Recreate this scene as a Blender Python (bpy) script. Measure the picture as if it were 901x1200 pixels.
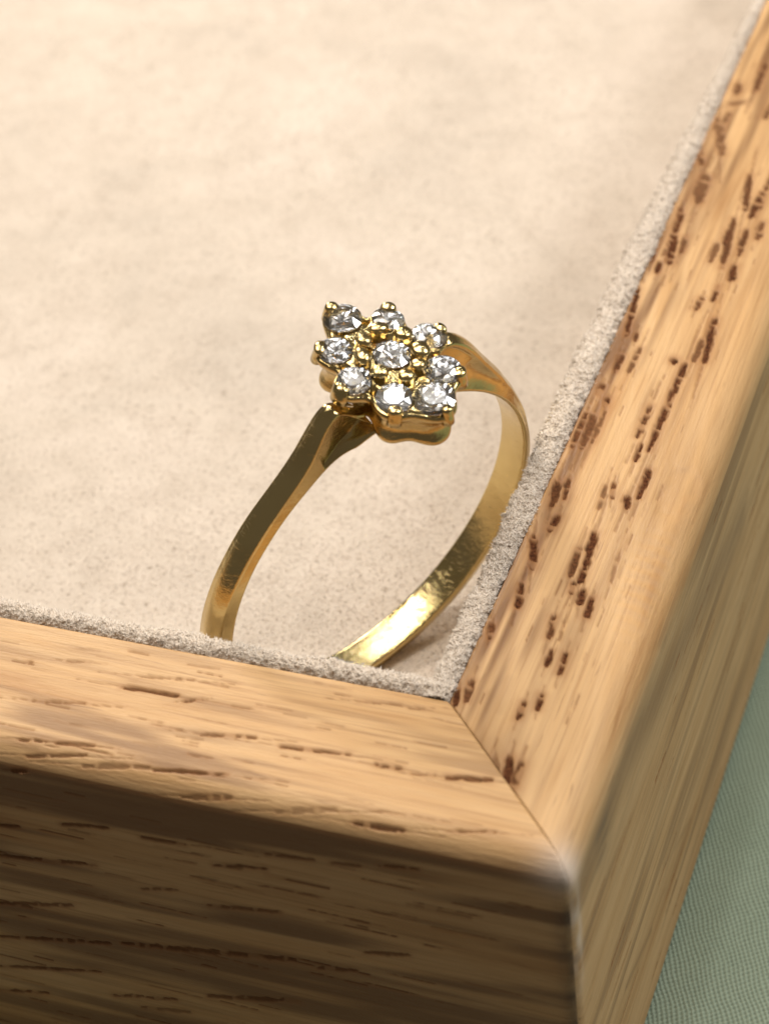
import bpy, bmesh, math, random
import numpy as np
from mathutils import Vector, Matrix

random.seed(7)
rng = np.random.default_rng(7)
S = bpy.context.scene
C = S.collection
for o in list(bpy.data.objects):
    bpy.data.objects.remove(o)
S.unit_settings.system = 'METRIC'
S.unit_settings.scale_length = 0.008      # one unit = the width of a tray rail, about 8 mm

# ------------------------------------------------------------------ camera
CR = np.array([[0.9367181662, 0.3359879356, -0.0983422392],
               [0.1513492607, -0.6419597251, -0.7516522551],
               [-0.3156778078, 0.6892023059, -0.6521868621]])
CP = np.array([2.493317474, -7.151760302, 9.087514567])
cam_d = bpy.data.cameras.new('camera')
cam = bpy.data.objects.new('camera', cam_d)
C.objects.link(cam)
cam.matrix_world = Matrix(((CR[0][0], -CR[1][0], -CR[2][0], CP[0]),
                           (CR[0][1], -CR[1][1], -CR[2][1], CP[1]),
                           (CR[0][2], -CR[1][2], -CR[2][2], CP[2]),
                           (0, 0, 0, 1)))
cam_d.sensor_fit = 'VERTICAL'
cam_d.sensor_height = 36.0
cam_d.sensor_width = 27.0
cam_d.lens = 36.0 * 2615.66 / 1200.0
cam_d.clip_start = 0.1
cam_d.clip_end = 300
cam_d.dof.use_dof = True
cam_d.dof.focus_distance = 13.6
cam_d.dof.aperture_fstop = 0.52
S.camera = cam

# ------------------------------------------------------------------ light
w = bpy.data.worlds.new('World')
S.world = w
w.use_nodes = True
w.node_tree.nodes['Background'].inputs['Color'].default_value = (1.0, 0.88, 0.74, 1)
w.node_tree.nodes['Background'].inputs['Strength'].default_value = 0.15

def lamp(name, loc, target, size, power, col):
    d = bpy.data.lights.new(name, 'AREA')
    d.shape = 'DISK'
    d.size = size
    d.energy = power
    d.color = col
    o = bpy.data.objects.new(name, d)
    C.objects.link(o)
    o.location = loc
    o.rotation_euler = (Vector(target) - Vector(loc)).to_track_quat('-Z', 'Y').to_euler()
    return o
lamp('ceiling_lamp', (-9.5, 3.0, 32), (-2, 3, 0), 8, 1900, (1.0, 0.90, 0.76))
lamp('ceiling_glow', (-9, 5, 33), (-9, 5, 0), 22, 5700, (1.0, 0.94, 0.84))
lamp('back_lamp', (-15, 18, 14), (-6, 8, -1.5), 6, 3500, (1.0, 0.92, 0.82))
lamp('right_fill', (20, 12, 24), (-1, 3, -1), 9, 6200, (0.95, 0.97, 0.98))  # cool fill from the upper right, its source is unseen
for p, sz, pw in (((-2.2, 20.5, 32), 1.2, 500), ((-3, 12, 30), 1.2, 1150), ((-14, 1, 26), .9, 900), ((4, 4, 33), .9, 900), ((9, 20, 26), .9, 800), ((-12, 26, 22), .9, 800)):
    lamp('sparkle_light', p, (-2, 2.4, 1), sz, pw, (0.95, 0.96, 1.0))  # small lights added overhead to make the diamonds sparkle

S.view_settings.view_transform = 'Standard'
S.view_settings.look = 'None'
S.view_settings.exposure = -0.26
S.view_settings.gamma = 1.0
S.cycles.max_bounces = 16
S.cycles.transmission_bounces = 12
S.cycles.glossy_bounces = 8
S.cycles.caustics_refractive = True
S.cycles.blur_glossy = 0.3
S.cycles.sample_clamp_indirect = 60

# ------------------------------------------------------------------ helpers
def mesh_np(name, V, F, mat=None, parent=None, smooth=True, attrs=None):
    V = np.asarray(V, np.float32)
    me = bpy.data.meshes.new(name)
    F = np.asarray(F)
    if F.ndim == 2:
        n, k = F.shape
        me.vertices.add(len(V)); me.vertices.foreach_set('co', V.ravel())
        me.loops.add(n * k); me.loops.foreach_set('vertex_index', F.astype(np.int32).ravel())
        me.polygons.add(n)
        me.polygons.foreach_set('loop_start', np.arange(0, n * k, k, dtype=np.int32))
        me.polygons.foreach_set('loop_total', np.full(n, k, np.int32))
        me.update(calc_edges=True)
    me.validate()
    if attrs:
        for an, av in attrs.items():
            at = me.attributes.new(an, 'FLOAT', 'POINT')
            at.data.foreach_set('value', np.asarray(av, np.float32).ravel())
    me.polygons.foreach_set('use_smooth', np.full(len(me.polygons), smooth))
    o = bpy.data.objects.new(name, me)
    C.objects.link(o)
    if mat: me.materials.append(mat)
    if parent: o.parent = parent
    return o

def grid_faces(nu, nv, wrap_u=False, wrap_v=False):
    iu = np.arange(nu if wrap_u else nu - 1); iv = np.arange(nv if wrap_v else nv - 1)
    a, b = np.meshgrid(iu, iv, indexing='ij')
    a2 = (a + 1) % nu; b2 = (b + 1) % nv
    return np.stack([a * nv + b, a2 * nv + b, a2 * nv + b2, a * nv + b2], -1).reshape(-1, 4)

def sstep(e0, e1, x):
    t = np.clip((x - e0) / (e1 - e0), 0, 1)
    return t * t * (3 - 2 * t)

def empty(name, loc, label, cat):
    o = bpy.data.objects.new(name, None)
    o.empty_display_size = 0.3
    C.objects.link(o); o.location = loc
    o['label'] = label; o['category'] = cat
    return o

def vnoise2(x, y, seed):
    """smooth value noise on arrays"""
    r = np.random.default_rng(seed).random((256, 256))
    xi = np.floor(x).astype(int); yi = np.floor(y).astype(int)
    fx = x - xi; fy = y - yi
    fx = fx * fx * (3 - 2 * fx); fy = fy * fy * (3 - 2 * fy)
    g = lambda a, b: r[a % 256, b % 256]
    return (g(xi, yi) * (1 - fx) + g(xi + 1, yi) * fx) * (1 - fy) + (g(xi, yi + 1) * (1 - fx) + g(xi + 1, yi + 1) * fx) * fy

class NT:
    def __init__(s, name):
        s.m = bpy.data.materials.new(name); s.m.use_nodes = True
        s.t = s.m.node_tree; s.b = s.t.nodes['Principled BSDF']
    def n(s, typ, **kw):
        x = s.t.nodes.new(typ)
        for k, v in kw.items():
            if k.startswith('i_'):
                key = k[2:]
                key = int(key) if key.isdigit() else key.replace('_', ' ')
                x.inputs[key].default_value = v
            else: setattr(x, k, v)
        return x
    def l(s, a, b): s.t.links.new(a, b)
    def coord(s, scale, rot=(0, 0, 0)):
        tc = s.n('ShaderNodeTexCoord'); mp = s.n('ShaderNodeMapping')
        mp.inputs['Scale'].default_value = scale; mp.inputs['Rotation'].default_value = rot
        s.l(tc.outputs['Object'], mp.inputs[0]); return mp.outputs[0]
    def noise(s, vec, scale, detail=3, rough=.55, dist=0):
        x = s.n('ShaderNodeTexNoise'); s.l(vec, x.inputs['Vector'])
        x.inputs['Scale'].default_value = scale; x.inputs['Detail'].default_value = detail
        x.inputs['Roughness'].default_value = rough; x.inputs['Distortion'].default_value = dist
        return x.outputs['Fac']
    def ramp(s, fac, stops):
        x = s.n('ShaderNodeValToRGB'); s.l(fac, x.inputs[0])
        e = x.color_ramp.elements
        while len(e) < len(stops): e.new(0.5)
        for q, (p, c) in zip(e, stops):
            q.position = p; q.color = (*c, 1) if len(c) == 3 else c
        return x.outputs[0]
    def mix(s, fac, a, b, blend='MIX'):
        x = s.n('ShaderNodeMix', data_type='RGBA', blend_type=blend)
        for sock, val in ((x.inputs[0], fac), (x.inputs[6], a), (x.inputs[7], b)):
            if hasattr(val, 'is_linked'): s.l(val, sock)
            elif isinstance(val, (int, float)): sock.default_value = val
            else: sock.default_value = (*val, 1)
        return x.outputs[2]
    def math(s, op, a, b=0.0, c=0.0):
        x = s.n('ShaderNodeMath', operation=op)
        for i, v in enumerate((a, b, c)):
            if hasattr(v, 'is_linked'): s.l(v, x.inputs[i])
            else: x.inputs[i].default_value = v
        return x.outputs[0]
    def attr(s, name):
        return s.n('ShaderNodeAttribute', attribute_name=name).outputs['Fac']
    def bump(s, h, strength, dist, normal=None):
        x = s.n('ShaderNodeBump'); x.inputs['Strength'].default_value = strength
        x.inputs['Distance'].default_value = dist; s.l(h, x.inputs['Height'])
        if normal: s.l(normal, x.inputs['Normal'])
        return x.outputs[0]

# ------------------------------------------------------------------ materials
def oak(name, axis):
    k = NT(name)
    def sc(along, across):
        return (along, across, across) if axis == 'x' else (across, along, across)
    broad = k.noise(k.coord(sc(.16, 1.5)), 2.0, 4, .6, .35)
    col = k.ramp(broad, [(.28, (.41, .20, .070)), (.42, (.56, .325, .140)), (.58, (.63, .39, .185)), (.72, (.53, .295, .118)), (.85, (.41, .21, .078))])
    fine = k.noise(k.coord(sc(.10, 4.5)), 9.0, 5, .65)
    col = k.mix(.55, col, k.ramp(fine, [(.3, (.58, .48, .38)), (.50, (1, 1, 1)), (.75, (1.14, 1.12, 1.08))]), 'MULTIPLY')
    # short fine pores too small to be cut into the surface
    fp = k.noise(k.coord(sc(.09, 1.0)), 34.0, 2, .5)
    fpm = k.ramp(fp, [(.66, (0, 0, 0)), (.74, (1, 1, 1))])
    gate = k.ramp(k.noise(k.coord(sc(.25, 1.6)), 2.6, 2), [(.46, (0, 0, 0)), (.62, (1, 1, 1))])
    fpg = k.math('MULTIPLY', k.math('MULTIPLY', fpm, gate), .5)
    col = k.mix(fpg, col, (.22, .11, .045))
    st = k.attr('streak')
    col = k.mix(st, col, (.215, .105, .042))
    po = k.attr('pore')
    inpore = k.ramp(k.noise(k.coord((1, 1, 1)), 45, 2), [(.3, (.040, .014, .007)), (.75, (.15, .055, .022))])
    halo = k.attr('halo')
    col = k.mix(k.math('MULTIPLY', halo, .7), col, (.33, .14, .045))
    col = k.mix(po, col, inpore)
    we = k.attr('wear')
    col = k.mix(we, col, (.74, .64, .56))
    gr = k.attr('grime')
    col = k.mix(gr, col, (.09, .06, .045))
    k.l(col, k.b.inputs['Base Color'])
    k.l(k.math('MULTIPLY_ADD', po, .4, .46), k.b.inputs['Roughness'])
    k.l(k.math('MULTIPLY_ADD', po, -.25, .28), k.b.inputs['Specular IOR Level'])
    h = k.math('ADD', k.math('MULTIPLY', fine, .6), k.noise(k.coord(sc(.5, 3)), 22, 3))
    k.l(k.bump(h, .35, .012), k.b.inputs['Normal'])
    return k.m
OAK_X = oak('oak_front', 'x')
OAK_Y = oak('oak_side', 'y')

def suede(name, base, dark, light, speck):
    k = NT(name)
    big = k.noise(k.coord((1, 1, 1)), .62, 4, .55, .6)
    col = k.ramp(big, [(.30, dark), (.50, base), (.72, light)])
    mid = k.noise(k.coord((1, 1, 1)), 4.2, 4, .6)
    col = k.mix(.6, col, k.ramp(mid, [(.3, (.84, .82, .80)), (.6, (1, 1, 1)), (.8, (1.05, 1.04, 1.03))]), 'MULTIPLY')
    fi = k.noise(k.coord((1, 1, 1)), 34, 3, .65)
    pits = k.ramp(fi, [(.30, (.45, .40, .36)), (.42, (.92, .91, .9)), (.6, (1, 1, 1))])
    col = k.mix(speck, col, pits, 'MULTIPLY')
    k.l(col, k.b.inputs['Base Color'])
    k.b.inputs['Roughness'].default_value = .95
    k.b.inputs['Specular IOR Level'].default_value = .1
    k.b.inputs['Sheen Weight'].default_value = .25
    k.b.inputs['Sheen Roughness'].default_value = .5
    k.l(k.bump(k.math('ADD', fi, k.math('MULTIPLY', mid, 1.5)), .6, .03), k.b.inputs['Normal'])
    return k.m
PAD = suede('suede_pad', (.66, .56, .455), (.60, .51, .415), (.71, .605, .50), 1.0)
RIM = suede('suede_rim', (.72, .61, .495), (.66, .565, .46), (.76, .65, .53), .7)
k = NT('suede_fibre')
k.b.inputs['Base Color'].default_value = (.76, .65, .535, 1)
k.b.inputs['Roughness'].default_value = .8
FIB = k.m

k = NT('pad_fibre')
k.b.inputs['Base Color'].default_value = (.72, .62, .52, 1)
k.b.inputs['Roughness'].default_value = .85
PADF = k.m

k = NT('gold')
lp = k.noise(k.coord((1, 1, 1)), 2.2, 3)
k.l(k.ramp(lp, [(.35, (.55, .41, .18)), (.65, (.68, .53, .245))]), k.b.inputs['Base Color'])
k.b.inputs['Metallic'].default_value = 1
sc_ = k.noise(k.coord((1.5, 1.5, .5), (.4, .3, .6)), 28, 4, .7)
k.l(k.math('MULTIPLY_ADD', sc_, .20, .04), k.b.inputs['Roughness'])
h = k.math('ADD', k.math('MULTIPLY', sc_, .35), k.noise(k.coord((1, 1, 1)), 9, 2))
fs = k.noise(k.coord((1, 1, 1)), 75, 3, .7)
hl = k.ramp(k.noise(k.coord((2.5, 2.5, 40), (.9, .5, .2)), 4.0, 4, .75), [(.60, (0, 0, 0)), (.66, (1, 1, 1))])
k.l(k.bump(fs, .20, .006, k.bump(hl, .22, .004, k.bump(h, .28, .014))), k.b.inputs['Normal'])
GOLD = k.m

k = NT('diamond')
k.b.inputs['Base Color'].default_value = (1, 1, 1, 1)
k.b.inputs['Roughness'].default_value = .09     # a worn stone with a film of grease
k.b.inputs['IOR'].default_value = 2.4
k.b.inputs['Transmission Weight'].default_value = 1
DIA = k.m

k = NT('woven_cloth')
wv = k.n('ShaderNodeTexWave', wave_type='BANDS', bands_direction='X')
v = k.coord((1, 1, 1), (0, 0, math.radians(14)))
nz = k.n('ShaderNodeTexNoise'); nz.inputs['Scale'].default_value = 3.0; nz.inputs['Detail'].default_value = 2
k.l(v, nz.inputs['Vector'])
va = k.n('ShaderNodeVectorMath', operation='MULTIPLY_ADD')
k.l(nz.outputs['Color'], va.inputs[0]); va.inputs[1].default_value = (.055, .055, 0); k.l(v, va.inputs[2])
sep = k.n('ShaderNodeSeparateXYZ'); k.l(va.outputs[0], sep.inputs[0])
PIT = 2 * math.pi / .040
sx = k.math('SINE', k.math('MULTIPLY', sep.outputs[0], PIT))
sy = k.math('SINE', k.math('MULTIPLY', sep.outputs[1], PIT * .8))
wev = k.math('MULTIPLY', sx, sy)
ht = k.math('MULTIPLY_ADD', wev, .5, .5)
irr = k.noise(v, 30, 3, .6)
hh = k.math('ADD', ht, k.math('MULTIPLY', irr, .5))
big = k.noise(v, 1.1, 3)
c0 = k.ramp(big, [(.3, (.295, .355, .255)), (.7, (.335, .395, .29))])
c1 = k.mix(1.0, c0, k.ramp(hh, [(.15, (.60, .62, .60)), (.55, (.93, .93, .93)), (1.0, (1.12, 1.12, 1.1))]), 'MULTIPLY')
k.l(c1, k.b.inputs['Base Color'])
k.b.inputs['Roughness'].default_value = .9
k.b.inputs['Specular IOR Level'].default_value = .15
k.l(k.bump(hh, .7, .02), k.b.inputs['Normal'])
CLOTH = k.m

# ------------------------------------------------------------------ tray
TOPZ, BOTZ, FLOORZ = 0.0, -3.03, -1.54
OUT = 0.008
RB = 0.25            # round-over of the outer edge
tray = empty('wooden_tray', (-2, 2, BOTZ), 'oak tray with mitred corner and cream suede lining holding the gold ring', 'tray')
tray_inv = Matrix.Translation((2, -2, -BOTZ))

def to_tray(o):
    o.parent = tray
    o.matrix_parent_inverse = tray_inv

def profile(RB):
    """cross-section from the inner wall over the top to the outer face: (q, z, arc) with q = distance from inner edge"""
    pts = []
    for z in np.linspace(-1.4, -.04, 6): pts.append((0.0, z))
    r = .035
    for t in np.linspace(0, math.pi / 2, 6): pts.append((r - r * math.cos(t), -r + r * math.sin(t)))
    q1 = 1 + OUT - RB
    for q in np.arange(.045, q1, .0105): pts.append((q, 0.0))
    for t in np.linspace(0, math.pi / 2, 40): pts.append((q1 + RB * math.sin(t), -RB + RB * math.cos(t)))
    for z in np.arange(-RB - .02, BOTZ + .06, -.012): pts.append((1 + OUT, z))
    for t in np.linspace(0, math.pi / 2, 6): pts.append((1 + OUT - .05 + .05 * math.cos(t), BOTZ + .05 - .05 * math.sin(t)))
    pts.append((.3, BOTZ))
    P = np.array(pts)
    return P

def stamp(A, B, marks, edge_noise):
    """A, B: coordinates of the surface along / across the grain; marks: (a1,b1,a2,b2,width,strength)"""
    rungs = vnoise2(A * 27 + B * 6, B * 14, 90)          # ladder-like walls across the open vessels
    pore = np.zeros_like(A); halo = np.zeros_like(A)
    for (a1, b1, a2, b2, wd, s) in marks:
        rr = wd * 2.6
        box = (A > min(a1, a2) - rr) & (A < max(a1, a2) + rr) & (B > min(b1, b2) - rr) & (B < max(b1, b2) + rr)
        if not box.any(): continue
        a = A[box]; b = B[box]
        dx, dy = a2 - a1, b2 - b1
        L2 = dx * dx + dy * dy + 1e-9
        t = np.clip(((a - a1) * dx + (b - b1) * dy) / L2, 0, 1)
        d = np.hypot(a - a1 - t * dx, b - b1 - t * dy)
        hw = wd * .5 * (.62 + .38 * np.sin(np.pi * np.clip(t, .02, .98)) ** .5) * (.30 + 1.35 * edge_noise[box])
        v = s * sstep(hw * 1.4, hw * .6, d)
        v = v * (1 - .75 * sstep(.66, .78, rungs[box]))
        hv = s * np.exp(-(d / (wd * .95)) ** 2)
        pore[box] = np.maximum(pore[box], v); halo[box] = np.maximum(halo[box], hv)
    return pore, halo

# open pores of the oak: (along, across, along, across, width, depth)
SIDE_TOP = [(7.849, 0.085, 7.749, 0.108, 0.068, 0.8),
    (7.568, 0.097, 7.609, 0.18, 0.067, 0.6),
    (8.189, 0.224, 7.797, 0.231, 0.062, 0.8),
    (7.332, 0.046, 6.871, 0.194, 0.067, 0.7),
    (6.842, 0.039, 6.705, 0.073, 0.052, 0.8),
    (6.543, 0.15, 6.217, 0.167, 0.086, 0.8),
    (6.098, 0.076, 5.977, 0.093, 0.049, 0.8),
    (5.774, 0.185, 5.585, 0.205, 0.048, 0.8),
    (5.76, 0.112, 5.432, 0.154, 0.055, 1.0),
    (5.419, 0.089, 5.303, 0.098, 0.047, 1.0),
    (5.639, -0.002, 5.431, 0.031, 0.041, 0.7),
    (5.078, 0.021, 4.552, 0.082, 0.04, 1.0),
    (4.588, 0.145, 4.503, 0.154, 0.029, 0.9),
    (4.322, 0.117, 4.152, 0.118, 0.045, 0.9),
    (4.429, 0.213, 4.171, 0.204, 0.039, 0.8),
    (6.632, 0.457, 6.187, 0.523, 0.05, 0.9),
    (6.405, 0.606, 6.23, 0.617, 0.049, 0.8),
    (6.052, 0.471, 5.438, 0.526, 0.045, 0.9),
    (5.928, 0.589, 5.619, 0.605, 0.044, 0.9),
    (5.479, 0.61, 5.318, 0.621, 0.054, 1.0),
    (5.235, 0.553, 5.054, 0.557, 0.037, 1.0),
    (5.059, 0.476, 4.934, 0.467, 0.046, 0.9),
    (4.844, 0.62, 4.377, 0.661, 0.046, 1.0),
    (4.598, 0.594, 4.361, 0.588, 0.045, 0.8),
    (4.354, 0.46, 4.33, 0.466, 0.054, 1.0),
    (3.984, 0.073, 3.882, 0.076, 0.044, 0.9),
    (3.857, 0.146, 3.777, 0.15, 0.044, 1.0),
    (3.666, 0.104, 3.335, 0.122, 0.055, 0.8),
    (3.72, 0.165, 3.403, 0.166, 0.037, 0.7),
    (3.674, 0.051, 3.319, 0.052, 0.037, 0.9),
    (4.317, 0.544, 3.41, 0.536, 0.048, 1.0),
    (3.841, 0.436, 3.522, 0.432, 0.043, 0.9),
    (3.454, 0.475, 3.292, 0.481, 0.036, 1.0),
    (3.212, 0.588, 2.952, 0.59, 0.045, 1.0),
    (2.936, 0.522, 2.85, 0.545, 0.047, 1.0),
    (3.039, 0.409, 2.915, 0.431, 0.036, 0.9),
    (3.011, 0.368, 2.793, 0.38, 0.03, 0.7),
    (3.01, 0.122, 2.83, 0.15, 0.042, 0.9),
    (2.978, 0.064, 2.761, 0.091, 0.06, 0.9),
    (2.662, 0.153, 2.538, 0.145, 0.053, 1.0),
    (2.566, 0.413, 2.448, 0.435, 0.046, 1.0),
    (2.66, 0.153, 2.538, 0.151, 0.041, 1.0),
    (2.446, 0.063, 2.184, 0.143, 0.052, 1.0),
    (2.024, 0.12, 1.83, 0.151, 0.045, 1.0),
    (1.657, 0.053, 1.547, 0.071, 0.039, 0.9),
    (2.412, 0.367, 2.172, 0.377, 0.04, 0.9),
    (2.566, 0.419, 2.139, 0.451, 0.049, 1.0),
    (2.112, 0.412, 2.031, 0.424, 0.04, 1.0),
    (2.062, 0.484, 1.949, 0.499, 0.045, 1.0),
    (2.013, 0.556, 1.85, 0.568, 0.047, 1.0),
    (1.805, 0.385, 1.63, 0.403, 0.042, 0.9),
    (1.789, 0.453, 1.614, 0.47, 0.02, 0.5),
    (1.53, 0.455, 1.404, 0.458, 0.031, 1.0),
    (1.519, 0.538, 1.364, 0.549, 0.042, 1.0),
    (2.435, 0.609, 2.165, 0.63, 0.023, 0.45),
    (1.092, 0.029, 0.987, 0.041, 0.041, 1.0),
    (1.183, 0.084, 1.031, 0.094, 0.043, 0.9),
    (1.084, 0.42, 0.964, 0.424, 0.038, 1.0),
    (1.166, 0.501, 1.061, 0.51, 0.041, 1.0),
    (0.666, 0.472, 0.502, 0.502, 0.052, 1.0),
    (0.641, 0.54, 0.473, 0.554, 0.047, 0.9),
    (0.645, 0.391, 0.555, 0.431, 0.042, 0.5)]
FRONT_TOP = [(2.879, 0.375, 2.531, 0.358, 0.045, 0.9),
    (2.472, 0.389, 2.382, 0.348, 0.036, 0.7),
    (2.798, 0.271, 2.476, 0.214, 0.032, 0.45),
    (3.338, 0.61, 3.034, 0.551, 0.032, 0.5),
    (3.516, 0.331, 3.496, 0.326, 0.046, 0.5),
    (3.286, 0.261, 3.147, 0.238, 0.032, 0.4),
    (2.272, 0.603, 1.961, 0.55, 0.039, 0.7),
    (3.281, 0.908, 3.128, 0.884, 0.04, 0.7),
    (3.059, 0.878, 2.84, 0.844, 0.044, 0.7),
    (3.214, 1.004, 2.859, 0.918, 0.04, 0.7),
    (2.86, 0.99, 2.471, 0.911, 0.055, 0.55),
    (3.312, 1.096, 3.211, 1.081, 0.035, 0.9),
    (2.431, 0.922, 2.009, 0.852, 0.039, 0.8),
    (3.077, 1.168, 2.88, 1.132, 0.044, 0.9),
    (2.236, 1.046, 1.95, 0.992, 0.054, 0.6),
    (2.184, 0.351, 2.079, 0.347, 0.031, 0.5),
    (1.792, 0.58, 1.395, 0.544, 0.043, 0.8),
    (1.223, 0.576, 1.083, 0.572, 0.047, 0.8),
    (1.008, 0.595, 0.885, 0.57, 0.034, 0.6),
    (0.812, 0.566, 0.58, 0.526, 0.059, 0.9),
    (1.492, 0.145, 1.247, 0.106, 0.035, 0.5),
    (1.19, 0.121, 1.108, 0.111, 0.03, 0.5),
    (1.22, 0.993, 0.94, 0.977, 0.046, 0.9),
    (0.698, 0.929, 0.446, 0.871, 0.033, 0.6),
    (1.665, 1.023, 1.347, 0.939, 0.063, 0.4)]
FRONT_FACE = [(3.515, -0.685, 3.384, -0.663, 0.038, 0.9),
    (3.081, -0.565, 2.778, -0.508, 0.037, 0.9),
    (2.555, -0.523, 2.283, -0.503, 0.036, 0.9),
    (3.587, -0.987, 2.928, -0.87, 0.039, 0.9),
    (2.125, -0.62, 1.795, -0.566, 0.036, 0.9),
    (1.775, -0.429, 1.485, -0.392, 0.032, 0.7),
    (1.371, -0.385, 1.2, -0.36, 0.032, 0.7),
    (1.085, -0.316, 0.861, -0.278, 0.031, 0.7),
    (2.643, -0.996, 2.418, -0.932, 0.034, 0.7),
    (2.219, -1.01, 1.758, -0.924, 0.04, 0.7),
    (3.703, -1.471, 3.181, -1.324, 0.043, 0.8),
    (3.787, -1.825, 2.985, -1.624, 0.041, 0.9),
    (2.882, -1.589, 1.728, -1.351, 0.057, 0.9),
    (1.582, -1.376, 1.338, -1.318, 0.041, 0.8),
    (1.257, -1.123, 0.991, -1.053, 0.04, 0.8),
    (3.866, -2.155, 3.116, -1.951, 0.038, 0.9),
    (3.931, -2.426, 3.564, -2.329, 0.038, 0.9),
    (3.062, -2.173, 2.852, -2.107, 0.037, 0.8),
    (2.82, -2.11, 2.614, -2.05, 0.036, 0.8),
    (2.37, -1.933, 1.752, -1.756, 0.05, 0.8),
    (2.874, -2.227, 2.535, -2.151, 0.044, 0.6)]
SIDE_STREAK = [(1.24, 0.242, 0.987, 0.272, 0.065, 0.5),
    (1.112, 0.232, 0.779, 0.283, 0.065, 0.5),
    (3.959, -10.976, 1.156, -10.305, 0.232, 0.7),
    (1.156, -10.305, 0.1, -10.333, 0.156, 0.8),
    (2.785, -9.897, 1.94, -10.174, 0.125, 0.4),
    (1.468, -12.302, 0.884, -12.138, 0.036, 0.6),
    (2.506, -12.391, 1.797, -12.079, 0.038, 0.4),
    (0.607, -10.506, 0.09, -10.465, 0.045, 0.6)]
FRONT_STREAK = []


def rail(name, axis, length, marks_top, marks_face, streaks, mat):
    RB = .21 if axis == 'y' else .17
    P = profile(RB); q = P[:, 0]; z = P[:, 1]
    n = int(length / .0115)
    u = np.concatenate([[0, .003, .006, .009], np.linspace(.012, length, n), [length + 6]])
    U, Q = np.meshgrid(u, q, indexing='ij'); Z = np.broadcast_to(z, U.shape).copy()
    start = 1 - Q                                   # distance of the mitre from the outer edge
    start = np.minimum(start, 1.0)
    along = start + (U) * (length + 6 - start) / (length + 6)
    # marks
    en = vnoise2(along * 9, Q * 60 + Z * 60, 3) * .45 + .55 * vnoise2(along * 26, Q * 90 + Z * 90, 4)
    top = Z > -RB - .001
    pT, hT = stamp(along, Q + np.where(Q > 1 + OUT - RB, np.maximum(0, -Z) * .55, 0), marks_top, en)
    pF, hF = stamp(along, Z, marks_face, en)
    pore = np.where(top & (Z > -.2), pT, 0); halo = np.where(top & (Z > -.2), hT, 0)
    face = Q > .9
    pore = np.where(face & (Z < -.1), np.maximum(pore, pF), pore); halo = np.where(face & (Z < -.1), np.maximum(halo, hF), halo)
    inner = (Q < .01) & (Z < -.03); pore[inner] = 0
    sT, sTh = stamp(along, np.where(face & (Z < -.12), Z - 10, Q), streaks, np.full_like(en, .5))
    streak = np.clip(sTh, 0, 1) * (.6 + .4 * vnoise2(along * 3, Q * 40 + Z * 40, 9))
    # broad darker growth bands
    if axis == 'x':
        bz = vnoise2(along * .45 + 7, Z * 7 + along * .35, 71) * .7 + vnoise2(along * 1.2, Z * 19 + along * .6, 72) * .45
        streak = np.maximum(streak, np.where(face & (Z < -.12), sstep(.46, .85, bz) * .85, 0))
        bt = vnoise2(along * .8 + 3, Q * 8 + along * .5, 73) * .6 + vnoise2(along * 2.2, Q * 24 + along * .8, 74) * .5
        streak = np.maximum(streak, np.where(Z > -.2, sstep(.48, .88, bt) * (.25 + .65 * Q), 0))
    else:
        bz = vnoise2(along * .3 + 7, Z * 6 - along * .25, 75) * .6 + vnoise2(along * .9, Z * 22 - along * .5, 76) * .5
        streak = np.maximum(streak, np.where(face & (Z < -.2), sstep(.55, .95, bz) * .6, 0))
        bt = vnoise2(along * .7 + 3, Q * 9, 77) * .5 + vnoise2(along * 1.8, Q * 26, 78) * .5
        streak = np.maximum(streak, np.where(Z > -.15, sstep(.30, .85, bt) * (np.exp(-(Q / .45) ** 2) + .22) * .95, 0))
    # world position, rail measured from the outer corner
    off = 1 - Q                                      # inner edge = 1 away from the outer line
    X = -along if axis == 'x' else -off
    Y = off if axis == 'x' else along
    # slow unevenness of the hand-sanded top
    Z = Z + (.012 * (vnoise2(along * .9, Q * 2.0, 21) - .5)) * (Z > -.9) * (Q > .02)
    # corner rounding of the vertical edge
    r = .085
    cx, cy = OUT - r, -OUT + r
    m = (X > cx) & (Y < cy)
    dx = X - cx; dy = cy - Y
    mx = np.maximum(dx, dy); hy = np.hypot(dx, dy) + 1e-9
    X = np.where(m, cx + dx * mx / hy, X); Y = np.where(m, cy - dy * mx / hy, Y)
    d3 = np.sqrt(((X + .03) / .16) ** 2 + ((Y - .03) / .16) ** 2 + ((Z + .10) / .13) ** 2)
    wear = np.exp(-d3 ** 2) * .7
    de = np.hypot(X - OUT, Y + OUT)
    nn = vnoise2(Z * 9 + 50, de * 30, 31)
    if axis == 'y':
        wear = np.maximum(wear, .65 * np.exp(-((de - .07) / .06) ** 2) * sstep(-1.5, -.5, Z) * (Z < -.1) * nn)
        grime = .5 * np.exp(-((along - .45 + Z * .35) / .22) ** 2) * sstep(-.9, -.35, Z) * (Z < -.24) * vnoise2(along * 8, Z * 30, 33)
    else:
        grime = .85 * np.exp(-(de / .09) ** 2) * sstep(-.22, -.4, Z) * (.5 + .5 * nn)
    # the mitre joint: a fine groove with softened arrises
    dm = along - start
    if axis == 'x': Z = Z + .014 * (Z > -.6)
    Z = Z - .016 * np.exp(-(dm / .009) ** 2) * (Z > -.5)
    if axis == 'y':      # a small flake dented into the round-over, and tool chatter beside it
        dd = np.hypot((along - 3.05) / .26, (Q - .80) / .12) + .5 * (vnoise2(along * 9, Q * 14, 81) - .5)
        Z = Z - .012 * sstep(1.15, .6, dd) * (Z > -.3)
        Z = Z - .004 * np.sin(along * 60 + Q * 8) * np.exp(-((along - 2.2) / .5) ** 2 - ((Q - .8) / .12) ** 2)
    # pores are pits
    Z = Z - np.where(top, pore * .016, 0)
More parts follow.
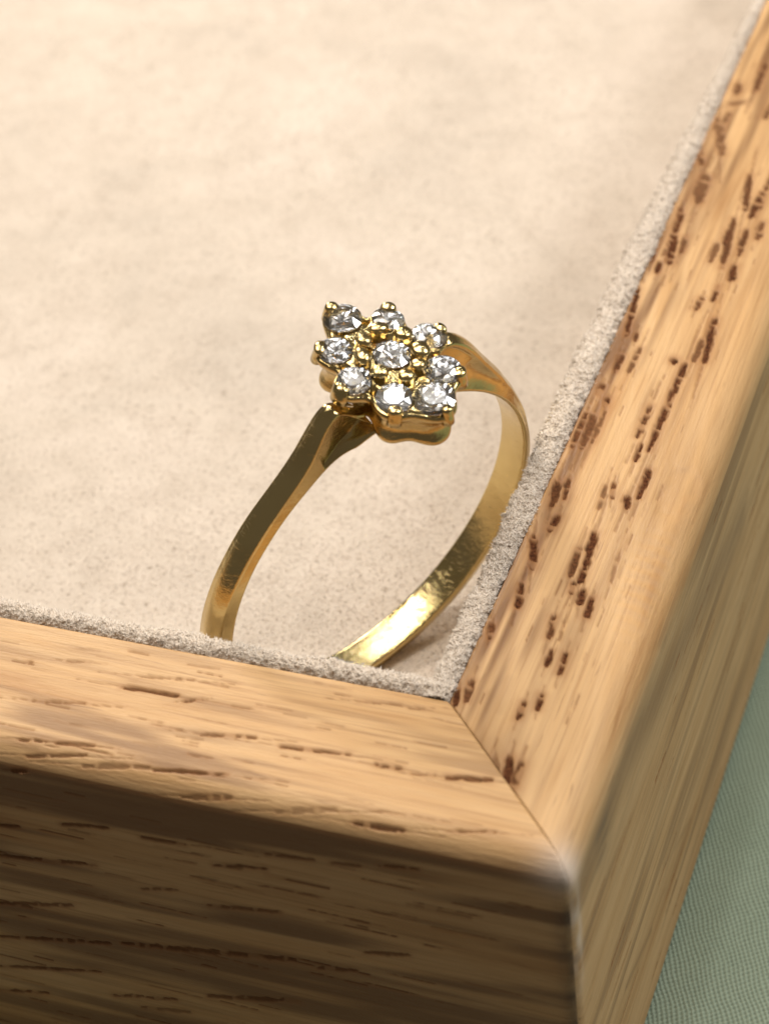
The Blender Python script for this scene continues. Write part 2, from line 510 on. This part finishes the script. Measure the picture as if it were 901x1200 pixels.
    if axis == 'x': Y = Y + np.where(face & ~top, pore * .012, 0)
    else: X = X - np.where(face & ~top, pore * .012, 0)
    V = np.stack([X, Y, Z], -1).reshape(-1, 3)
    F = grid_faces(U.shape[0], U.shape[1])
    if axis == 'y': F = F[:, ::-1]
    o = mesh_np(name, V, F, mat, None, True, dict(pore=pore, halo=halo, wear=wear, grime=grime, streak=streak))
    to_tray(o)
    return o

def rand_marks(nm, a0, a1, b0, b1, lmin, lmax, w0, w1, s0, s1, seed, slope=0.0, gate=None):
    r = np.random.default_rng(seed); out = []
    for _ in range(nm):
        a = r.uniform(a0, a1); b = r.uniform(b0, b1); l = r.uniform(lmin, lmax); sl = r.normal(0, .02) + slope
        if gate and not gate(a, b, r): continue
        out.append((a, b, a + l, b + sl * l, r.uniform(w0, w1), r.uniform(s0, s1)))
    return out

def trails(ms):
    return [(a1 - (a2 - a1) * .9 - .02, b1 - (b2 - b1) * .5, a2 + (a2 - a1) * .9 + .02, b2 + (b2 - b1) * .5, wd * .40, .32) for a1, b1, a2, b2, wd, st_ in ms]
SIDE_TOP += trails(SIDE_TOP); FRONT_TOP += trails(FRONT_TOP)
side_top = SIDE_TOP + rand_marks(26, 5.5, 9.5, .06, .8, .1, .35, .03, .06, .6, 1, 5, 0, lambda a, b, r: r.random() < .6) \
    + rand_marks(110, .6, 9.0, .03, .75, .04, .16, .007, .014, .15, .45, 6)
side_face = rand_marks(120, 0.1, 9.5, -2.95, -.3, .1, .5, .008, .02, .15, .6, 8, .0)
FRONT_TOP = [(a, b, c, d, w_ * .62, s_ * .9) for a, b, c, d, w_, s_ in FRONT_TOP]
FRONT_FACE = [(a, b, c, d, w_ * .85, s_ * .72) for a, b, c, d, w_, s_ in FRONT_FACE]
front_top = FRONT_TOP + rand_marks(110, .4, 5.5, .05, 1.0, .06, .3, .007, .016, .12, .45, 11)
front_face = FRONT_FACE + rand_marks(190, 0.1, 6.0, -2.95, -.25, .08, .5, .006, .016, .2, .6, 12)
rail('side_rail', 'y', 10.5, side_top, side_face, SIDE_STREAK, OAK_Y)
rail('front_rail', 'x', 6.5, front_top, front_face, FRONT_STREAK, OAK_X)

# ------------------------------------------------------------------ suede lining
LT = 0.142   # thickness of the lining card
def lining(name, axis, length):
    pts = []
    rr = LT / 2
    for t in np.linspace(math.pi * .02, math.pi, 34):      # rounded rolled top edge
        pts.append((1 + rr - rr * math.cos(t), -.035 + rr * .85 * math.sin(t)))
    for z in np.linspace(-.06, FLOORZ - .05, 40): pts.append((1 + LT, z))
    P = np.array(pts)
    n = int(length / .014)
    u = np.linspace(0, length, n)
    U, Q = np.meshgrid(u, P[:, 0], indexing='ij'); Z = np.broadcast_to(P[:, 1], U.shape).copy()
    along = 1.0 + U * 1.0
    arc = np.concatenate([[0], np.cumsum(np.hypot(np.diff(P[:, 0]), np.diff(P[:, 1])))])
    A = np.broadcast_to(arc, U.shape)
    d = (vnoise2(along * 28, A * 28, 41) - .5) * .026 + (vnoise2(along * 60, A * 60, 42) - .5) * .022 + (vnoise2(along * 3, A * 2, 43) - .5) * .022
    nx = np.gradient(P[:, 1], arc); nq = -np.gradient(P[:, 0], arc)
    # outward normal in (q, z)
    dq, dz = np.gradient(P[:, 0], arc), np.gradient(P[:, 1], arc)
    Nq, Nz = -dz, dq
    Q = Q + d * np.broadcast_to(Nq, Q.shape); Z = Z + d * np.broadcast_to(Nz, Z.shape)
    bow = 0.0
    if axis == 'y':
        bow = -.045 * sstep(1.5, 4.0, along) * sstep(7.5, 4.5, along) + .05 * sstep(6.5, 9.2, along)
        Q = Q - bow * np.clip((Q - 1) / LT, 0, 1)
    X = -along if axis == 'x' else -Q
    Y = Q if axis == 'x' else along
    V = np.stack([X, Y, Z], -1)
    F = grid_faces(U.shape[0], U.shape[1])
    if axis == 'x': F = F[:, ::-1]
    o = mesh_np(name, V.reshape(-1, 3), F, RIM)
    to_tray(o)
    # nap: short fibres standing on the rolled edge
    N = 26000 if axis == 'y' else 15000
    lim = min(length, 8.0 if axis == 'y' else 4.2)
    iu = (rng.random(N) ** (1.5 if axis == 'y' else 1.0) * lim / length * (n - 2)).astype(int); iv = rng.integers(0, 40, N)
    base = V[iu, iv]
    nq = Nq[iv]; nz = Nz[iv]
    nrm = np.stack([np.zeros(N), nq, nz], -1) if axis == 'x' else np.stack([-nq, np.zeros(N), nz], -1)
    dirv = nrm * .8 + rng.normal(0, .75, (N, 3)); dirv /= np.linalg.norm(dirv, axis=1)[:, None]
    sgn = np.sign((dirv * nrm).sum(1)); dirv *= np.where(sgn == 0, 1, sgn)[:, None]
    L = rng.uniform(.010, .034, N)[:, None]
    t1 = np.cross(dirv, rng.normal(0, 1, (N, 3))); t1 /= np.linalg.norm(t1, axis=1)[:, None]
    t2 = np.cross(dirv, t1); w_ = rng.uniform(.003, .0055, N)[:, None]
    b0 = base + t1 * w_; b1 = base - t1 * w_ * .5 + t2 * w_ * .87; b2 = base - t1 * w_ * .5 - t2 * w_ * .87
    tip = base + dirv * L
    VV = np.stack([b0, b1, b2, tip], 1).reshape(-1, 3)
    i = np.arange(N)[:, None] * 4
    FF = np.concatenate([i + [0, 1, 3], i + [1, 2, 3], i + [2, 0, 3]])
    f = mesh_np('suede_nap', VV, FF, FIB)
    f.parent = o
    f['kind'] = 'stuff'
    return o
lining('suede_lining', 'y', 12.0)
lining('suede_lining', 'x', 8.0)

xs = np.linspace(-16, -1.0, 260); ys = np.linspace(1.0, 17, 260)
X, Y = np.meshgrid(xs, ys, indexing='ij')
Z = FLOORZ + .05 * (vnoise2(X * .7 + 30, Y * .7, 51) - .5) + .02 * (vnoise2(X * 2.2 + 30, Y * 2.2, 52) - .5)
o = mesh_np('suede_pad', np.stack([X, Y, Z], -1).reshape(-1, 3), grid_faces(260, 260), PAD)
to_tray(o)
N = 90000
fx = rng.uniform(-8, -1.16, N); fy = rng.uniform(1.15, 8, N)
keep = rng.random(N) < np.exp(-((fx + 2.2) / 2.4) ** 2 - ((fy - 2.2) / 2.2) ** 2) * (.45 + .9 * vnoise2(fx * 1.3, fy * 1.3, 54))
fx, fy = fx[keep], fy[keep]; N = len(fx)
fz = FLOORZ + .05 * (vnoise2(fx * .7 + 30, fy * .7, 51) - .5) + .02 * (vnoise2(fx * 2.2 + 30, fy * 2.2, 52) - .5)
lay = 2.2 * vnoise2(fx * .8, fy * .8, 53) + rng.normal(0, .9, N)
ln = rng.uniform(.014, .034, N); el = rng.uniform(.2, 1.1, N)
dv = np.stack([np.cos(lay) * np.cos(el), np.sin(lay) * np.cos(el), np.sin(el)], -1)
t1 = np.stack([-np.sin(lay), np.cos(lay), np.zeros(N)], -1); t2 = np.cross(dv, t1); w_ = rng.uniform(.003, .006, N)[:, None]
b = np.stack([fx, fy, fz - .002], -1)
VV = np.stack([b + t1 * w_, b - t1 * w_ * .5 + t2 * w_ * .87, b - t1 * w_ * .5 - t2 * w_ * .87, b + dv * ln[:, None]], 1).reshape(-1, 3)
i = np.arange(N)[:, None] * 4
f = mesh_np('suede_nap', VV, np.concatenate([i + [0, 1, 3], i + [1, 2, 3], i + [2, 0, 3]]), PADF)
f.parent = o; f['kind'] = 'stuff'

# ------------------------------------------------------------------ cloth under the tray
xs = np.linspace(-25, 22, 150); ys = np.linspace(-15, 30, 220)
X, Y = np.meshgrid(xs, ys, indexing='ij')
EDGE, RAD = -1.0, .8                   # cloth drop added in front, out of view, so less light bounces back
over = np.maximum(0, EDGE - Y)
bend = np.minimum(over, RAD * np.pi / 2) / RAD
drop = RAD * (1 - np.cos(bend)) + np.maximum(0, over - RAD * np.pi / 2)
Yf = np.where(over > 0, EDGE - RAD * np.sin(bend), Y)
Z = BOTZ - .03 + .022 * (vnoise2(X * .5 + 40, Y * .5 + 40, 61) - .5)
Z = Z - drop
Yf = Yf + .25 * (vnoise2(X * .35 + 40, Y * .1 + 40, 62) - .5) * np.minimum(over * .3, 1)
cl = mesh_np('tablecloth', np.stack([X, Yf, Z], -1).reshape(-1, 3), grid_faces(150, 220), CLOTH)
cl['label'] = 'pale green woven cotton cloth spread under the oak tray'
cl['category'] = 'tablecloth'

# ------------------------------------------------------------------ ring
RN = np.array([.8488645, -.48197718, -.21708769])     # finger axis, leaning
RA = np.array([-.49375212, -.86960269, 0.0])
RBv = np.array([.18878004, -.10718751, .97615211])    # towards the head
RC = np.array([-2.00190653, 2.42194749, -.2296162])
RI = 1.205
low = RC - RBv * 1.3
ring = empty('gold_ring', (low[0], low[1], FLOORZ), 'yellow gold ring with flower cluster of small diamonds standing in tray corner', 'ring')
ring_inv = ring.matrix_world.inverted()
bpy.context.view_layer.update()
ring_inv = Matrix.Translation((-low[0], -low[1], -FLOORZ))
def to_ring(o, p=None):
    if p is None:
        o.parent = ring; o.matrix_parent_inverse = ring_inv
    else:
        o.parent = p
    return o

def cyl(r, ang, ax):
    r = np.asarray(r); ang = np.asarray(ang); ax = np.asarray(ax)
    return RC + (r * np.sin(ang))[..., None] * RA + (r * np.cos(ang))[..., None] * RBv + ax[..., None] * RN

deg = np.array([0, 8, 11, 14, 17, 20, 23, 26, 30, 34, 40, 50, 60, 75, 90, 120, 150, 180.])
ro_ = np.array([1.36, 1.36, 1.46, 1.575, 1.555, 1.492, 1.432, 1.380, 1.343, 1.320, 1.303, 1.297, 1.296, 1.306, 1.312, 1.305, 1.31, 1.31])
ho_ = np.array([.050, .050, .053, .058, .063, .069, .075, .079, .080, .081, .083, .088, .089, .094, .104, .112, .112, .112])
hi_ = np.array([.180, .165, .135, .110, .094, .088, .089, .093, .099, .102, .105, .110, .112, .118, .122, .122, .122, .122])
nth = 560
th = np.radians(np.linspace(7, 353, nth))
ad = np.degrees(np.minimum(th, 2 * np.pi - th))
def smooth_interp(x, xp, fp):
    xx = np.linspace(0, 180, 721); yy = np.interp(xx, xp, fp)
    kk = np.hanning(25); kk /= kk.sum()
    yy = np.convolve(np.pad(yy, 12, mode='edge'), kk, 'valid')
    return np.interp(x, xx, yy)
ror_ = np.array([1.36, 1.36, 1.42, 1.56, 1.62, 1.60, 1.565, 1.525, 1.47, 1.42, 1.37, 1.315, 1.29, 1.28, 1.29, 1.305, 1.31, 1.31])
ro = np.where(th < np.pi, smooth_interp(ad, deg, ro_), smooth_interp(ad, deg, ror_)); ho = smooth_interp(ad, deg, ho_); hi = smooth_interp(ad, deg, hi_)
ri = RI + .075 * sstep(14, 7, ad)
prof = []      # (kind, t)
NS = 30
rows_r, rows_x = [], []
def add(r, x): rows_r.append(r); rows_x.append(x)
bv = .024
for t in np.linspace(-1, 1, 9): add(ri - .004 * (1 - t * t), t * (hi - bv))
for t in np.linspace(0, 1, 5)[1:-1]: add(ri + bv * (1 - np.cos(t * np.pi / 2)), hi - bv + bv * np.sin(t * np.pi / 2))
def side(sign, ts):
    for t in ts:
        r = ri + bv + (ro - ri - 2 * bv - .006) * t
        x = hi + (ho - hi) * t
        lowm = sstep(.022, .040, r - ri); him = sstep(.040, .062, ro - r)
        am = sstep(np.where(th < np.pi, 24.5, 28.0), np.where(th < np.pi, 22.0, 25.0), ad)
        cav = lowm * him * am
        conc = np.where(th > np.pi, .38, 0) * np.sin(np.pi * t) * sstep(52, 32, ad) * (1 - cav)
        add(r, sign * x * (1 - conc) * (1 - (.34 + .48 * sstep(23, 13, ad)) * cav))
side(1, np.linspace(0, 1, NS))
for t in np.linspace(0, 1, 5)[1:-1]: add(ro - .006 - bv + bv * np.sin(t * np.pi / 2), ho - bv + bv * np.cos(t * np.pi / 2))
for t in np.linspace(1, -1, 11): add(ro - .006 + .020 * (1 - t * t), t * (ho - bv))
for t in np.linspace(0, 1, 5)[1:-1]: add(ro - .006 - bv + bv * np.cos(t * np.pi / 2), -(ho - bv + bv * np.sin(t * np.pi / 2)))
side(-1, np.linspace(1, 0, NS))
for t in np.linspace(0, 1, 5)[1:-1]: add(ri + bv - bv * np.sin(t * np.pi / 2), -(hi - bv + bv * np.cos(t * np.pi / 2)))
Rr = np.array(rows_r).T; Xx = np.array(rows_x).T        # nth x k
V = cyl(Rr, np.broadcast_to(th[:, None], Rr.shape), Xx)
kx = Rr.shape[1]
F = grid_faces(nth, kx, False, True)
band = mesh_np('band', V.reshape(-1, 3), F[:, ::-1], GOLD)
to_ring(band)

# --- cluster head, frame (u = axis, v = around the band, w = outwards)
ha = math.radians(-1.8)
HW = math.sin(ha) * RA + math.cos(ha) * RBv
HV = math.cos(ha) * RA - math.sin(ha) * RBv
HU = RN
def head(p):
    p = np.asarray(p)
    return RC + p[..., 0:1] * HU + p[..., 1:2] * HV + p[..., 2:3] * HW
HM = Matrix(((HU[0], HV[0], HW[0], RC[0]), (HU[1], HV[1], HW[1], RC[1]), (HU[2], HV[2], HW[2], RC[2]), (0, 0, 0, 1)))
W0 = 1.60
# eight outer stones around one: (u, v, radius)
def st(px, py):
    """position on the table plane from the offset measured along its two axes"""
    return px, py
stones = [(.385, 0.0, .122), (.245, .185, .108), (0.0, .275, .104), (-.250, .205, .101),
          (-.425, .0, .115), (-.262, -.215, .097), (-.012, -.312, .105), (.245, -.195, .108)]
centre = (-.01, -.02, .110)
phi = np.linspace(0, 2 * np.pi, 360, endpoint=False)
dirs = np.stack([np.cos(phi), np.sin(phi)], -1)
out = np.full(360, .26)
for (u, v, r) in stones:
    c_ = np.array([u, v]); rr = r * 1.0 + .012
    bq = dirs @ c_; disc = bq ** 2 - (c_ @ c_ - rr ** 2)
    hit = np.where(disc > 0, bq + np.sqrt(np.maximum(disc, 0)), 0)
    out = np.maximum(out, hit)
def circ_smooth(a, n):
    kk = np.hanning(n + 2)[1:-1]; kk /= kk.sum()
    return np.convolve(np.concatenate([a[-n:], a, a[:n]]), kk, 'same')[n:-n]
out = circ_smooth(out, 31)
soft = circ_smooth(out, 61)
# wall: down the outside, round the lower rim, up the inside
wall = [(1.0, -.012, 0), (1.02, -.02, 0), (1.025, -.035, .05), (1.01, -.055, .15), (.965, -.085, .4), (.94, -.12, .55), (.93, -.16, .6), (.945, -.195, .55), (.975, -.22, .45),
        (.99, -.24, .4), (.99, -.258, .4), (.975, -.27, .4), (.94, -.272, .4), (.92, -.26, .4), (.88, -.2, .5), (.87, -.12, .5), (.88, -.05, .2), (.88, -.02, .1)]
rowsV = []
pet = np.clip((out - soft) / .03, -1, 1)
for (s, dz, bl) in wall:
    rad = (out * (1 - bl) + soft * bl * (1.0 + .0 * pet)) * s
    rad = rad * (1 - .40 * sstep(-.05, -.10, dz) * (np.exp(-((np.degrees(phi) - 91) / 30) ** 2) + np.exp(-((np.degrees(phi) - 268) / 30) ** 2)))
    lift = .035 * sstep(-.15, -.27, dz) * (pet * -.5 + .5)          # the lower rim arches up between the petals
    rowsV.append(np.stack([rad * np.cos(phi), rad * np.sin(phi), np.full(360, W0 + dz) + lift], -1))
Vw = np.array(rowsV)
gal = mesh_np('cluster_setting', head(Vw.reshape(-1, 3)), grid_faces(len(wall), 360, False, True), GOLD)
to_ring(gal)
# plate with a seat under every stone
nr = 90
rad = np.linspace(0.002, 1, nr)
Rg = rad[:, None] * out[None, :]
Pu = Rg * np.cos(phi); Pv = Rg * np.sin(phi)
Pz = np.full_like(Pu, 0.0) - .012 * sstep(.94, 1.0, np.broadcast_to(rad[:, None], Pu.shape))
Pz += .022 * sstep(.30, .12, np.hypot(Pu, Pv))
for (u, v, r) in stones + [centre]:
    d = np.hypot(Pu - u, Pv - v)
    lip = .004 * np.exp(-((d - r * 1.06) / .016) ** 2)
    Pz += lip
    Pz = np.minimum(Pz, np.where(d < r * .99, .004 + (.022 if r == .110 and abs(u) < .1 else 0) - (r * .99 - d) * 1.4, 1))
drill = [(.165, .075), (.085, .165), (-.085, .17), (-.165, .08), (-.165, -.08), (-.085, -.165), (.085, -.165), (.165, -.075)]
for i in range(8):
    a, b = stones[i], stones[(i + 1) % 8]
    u, v = (a[0] + b[0]) / 2 * 1.0, (a[1] + b[1]) / 2 * 1.0
    d = np.hypot(Pu - u, Pv - v)
    Pz -= .05 * np.exp(-(d / .022) ** 2)
plate = mesh_np('stone_plate', head(np.stack([Pu, Pv, Pz + W0], -1).reshape(-1, 3)), grid_faces(nr, 360, False, True)[:, ::-1], GOLD)
plate.parent = gal

def brilliant(R):
    Vb, Fb = [], []
    def ringv(n, r, z, a0):
        s = len(Vb)
        for i in range(n):
            a = a0 + 2 * math.pi * i / n
            Vb.append((r * R * math.cos(a), r * R * math.sin(a), z * R))
        return s
    T = ringv(8, .56, .26, 0)
    M = ringv(8, .80, .135, math.pi / 8)
    G = ringv(16, 1.0, .02, 0)
    G2 = ringv(16, 1.0, -.02, 0)
    Pm = ringv(8, .28, -.80, math.pi / 8)
    cul = len(Vb); Vb.append((0, 0, -1.05 * R))
    Fb.append([T + i for i in range(8)])
    for i in range(8):
        j = (i + 1) % 8; h_ = (i - 1) % 8
        Fb.append([T + i, M + i, T + j])
        Fb.append([T + i, M + h_, G + 2 * i]); Fb.append([T + i, G + 2 * i, M + i])
        g = G + 2 * i; g1 = G + 2 * i + 1; g2 = G + (2 * i + 2) % 16
        Fb.append([M + i, g, g1]); Fb.append([M + i, g1, g2])
        q = G2 + 2 * i; q1 = q + 1; q2 = G2 + (2 * i + 2) % 16
        Fb.append([Pm + i, q1, q]); Fb.append([Pm + i, q2, q1])
        Fb.append([cul, Pm + i, q]); Fb.append([cul, q, Pm + h_])
    for i in range(16):
        j = (i + 1) % 16
        Fb.append([G + i, G2 + i, G2 + j]); Fb.append([G + i, G2 + j, G + j])
    return Vb, Fb

def put(name, bm_v, bm_f, mat, mw, smooth, label=None):
    me = bpy.data.meshes.new(name)
    me.from_pydata(bm_v, [], bm_f); me.update()
    bm = bmesh.new(); bm.from_mesh(me); bmesh.ops.recalc_face_normals(bm, faces=bm.faces); bm.to_mesh(me); bm.free()
    me.polygons.foreach_set('use_smooth', [smooth] * len(me.polygons))
    me.materials.append(mat)
    o = bpy.data.objects.new(name, me); C.objects.link(o)
    o.parent = ring
    o.matrix_parent_inverse = Matrix.Identity(4)
    o.matrix_basis = ring_inv @ mw
    if label: o['label'] = label
    return o

for i, (u, v, r) in enumerate([centre] + stones):
    Vb, Fb = brilliant(r)
    z = W0 + (.045 if i == 0 else .020)
    a = math.atan2(v, u) if i else .3
    tu, tv = ((0, .02), (0, .16), (.03, .17), (0, .15), (0, .08), (-.03, .10), (0, -.10), (0, -.05), (.05, .05))[i]   # no stone sits quite level
    M4 = HM @ Matrix.Translation((u, v, z)) @ Matrix.Rotation(tu, 4, 'Y') @ Matrix.Rotation(-tv, 4, 'X') @ Matrix.Rotation(a + random.uniform(0, .8), 4, 'Z')
    put('diamond', Vb, Fb, DIA, M4, False, 'centre diamond a little higher than the rest' if i == 0 else None)

def capsule(r0, r1, L, nseg=14):
    Vc, Fc = [], []
    levels = [(r0, 0.0), (r0, L * .35), (r0 * .96, L * .7)]
    for t in np.linspace(0, math.pi / 2, 6)[:-1]: levels.append((r1 * math.cos(t) ** .8, L * .8 + r1 * .6 * math.sin(t)))
    for r, z in levels:
        for i in range(nseg):
            a = 2 * math.pi * i / nseg
            Vc.append((r * math.cos(a), r * math.sin(a), z))
    for l in range(len(levels) - 1):
        for i in range(nseg):
            j = (i + 1) % nseg
            Fc.append([l * nseg + i, l * nseg + j, (l + 1) * nseg + j, (l + 1) * nseg + i])
    Vc.append((0, 0, L * .8 + r1 * .6)); Vc.append((0, 0, 0))
    top = (len(levels) - 1) * nseg
    for i in range(nseg):
        j = (i + 1) % nseg
        Fc.append([top + i, top + j, len(Vc) - 2]); Fc.append([j, i, len(Vc) - 1])
    return Vc, Fc

for i, (u, v, r) in enumerate(stones):        # one claw at the outer end of every stone
    d = math.hypot(u, v); ux, uy = u / d, v / d
    L = .118 + (.025 if i in (4, 5) else 0) + random.uniform(-.008, .008)
    Vc, Fc = capsule(.037 + .004 * (i % 3), .038 + .004 * (i % 2), L)
    a = math.atan2(v, u)
    M4 = HM @ Matrix.Translation((u + ux * (r + .004), v + uy * (r + .004), W0 - .075)) @ Matrix.Rotation(a, 4, 'Z') @ Matrix.Rotation(-.20 + random.uniform(-.05, .05), 4, 'Y') @ Matrix.Diagonal((1, random.uniform(1.05, 1.4), 1, 1))
    put('claw', Vc, Fc, GOLD, M4, True)

for i in range(8):                             # shared beads between the centre stone and the outer ones
    a = math.radians(22.5 + 45 * i + random.uniform(-4, 4))
    u, v = .205 * math.cos(a) - .01, .165 * math.sin(a) - .015
    Vc, Fc = capsule(random.uniform(.044, .050), random.uniform(.050, .057), .12, 12)
    put('bead', Vc, Fc, GOLD, HM @ Matrix.Translation((u, v, W0 - .035)) @ Matrix.Rotation(a, 4, 'Z') @ Matrix.Rotation(random.uniform(-.25, .1), 4, 'Y') @ Matrix.Diagonal((random.uniform(.8, 1.1), random.uniform(.95, 1.3), 1, 1)), True)
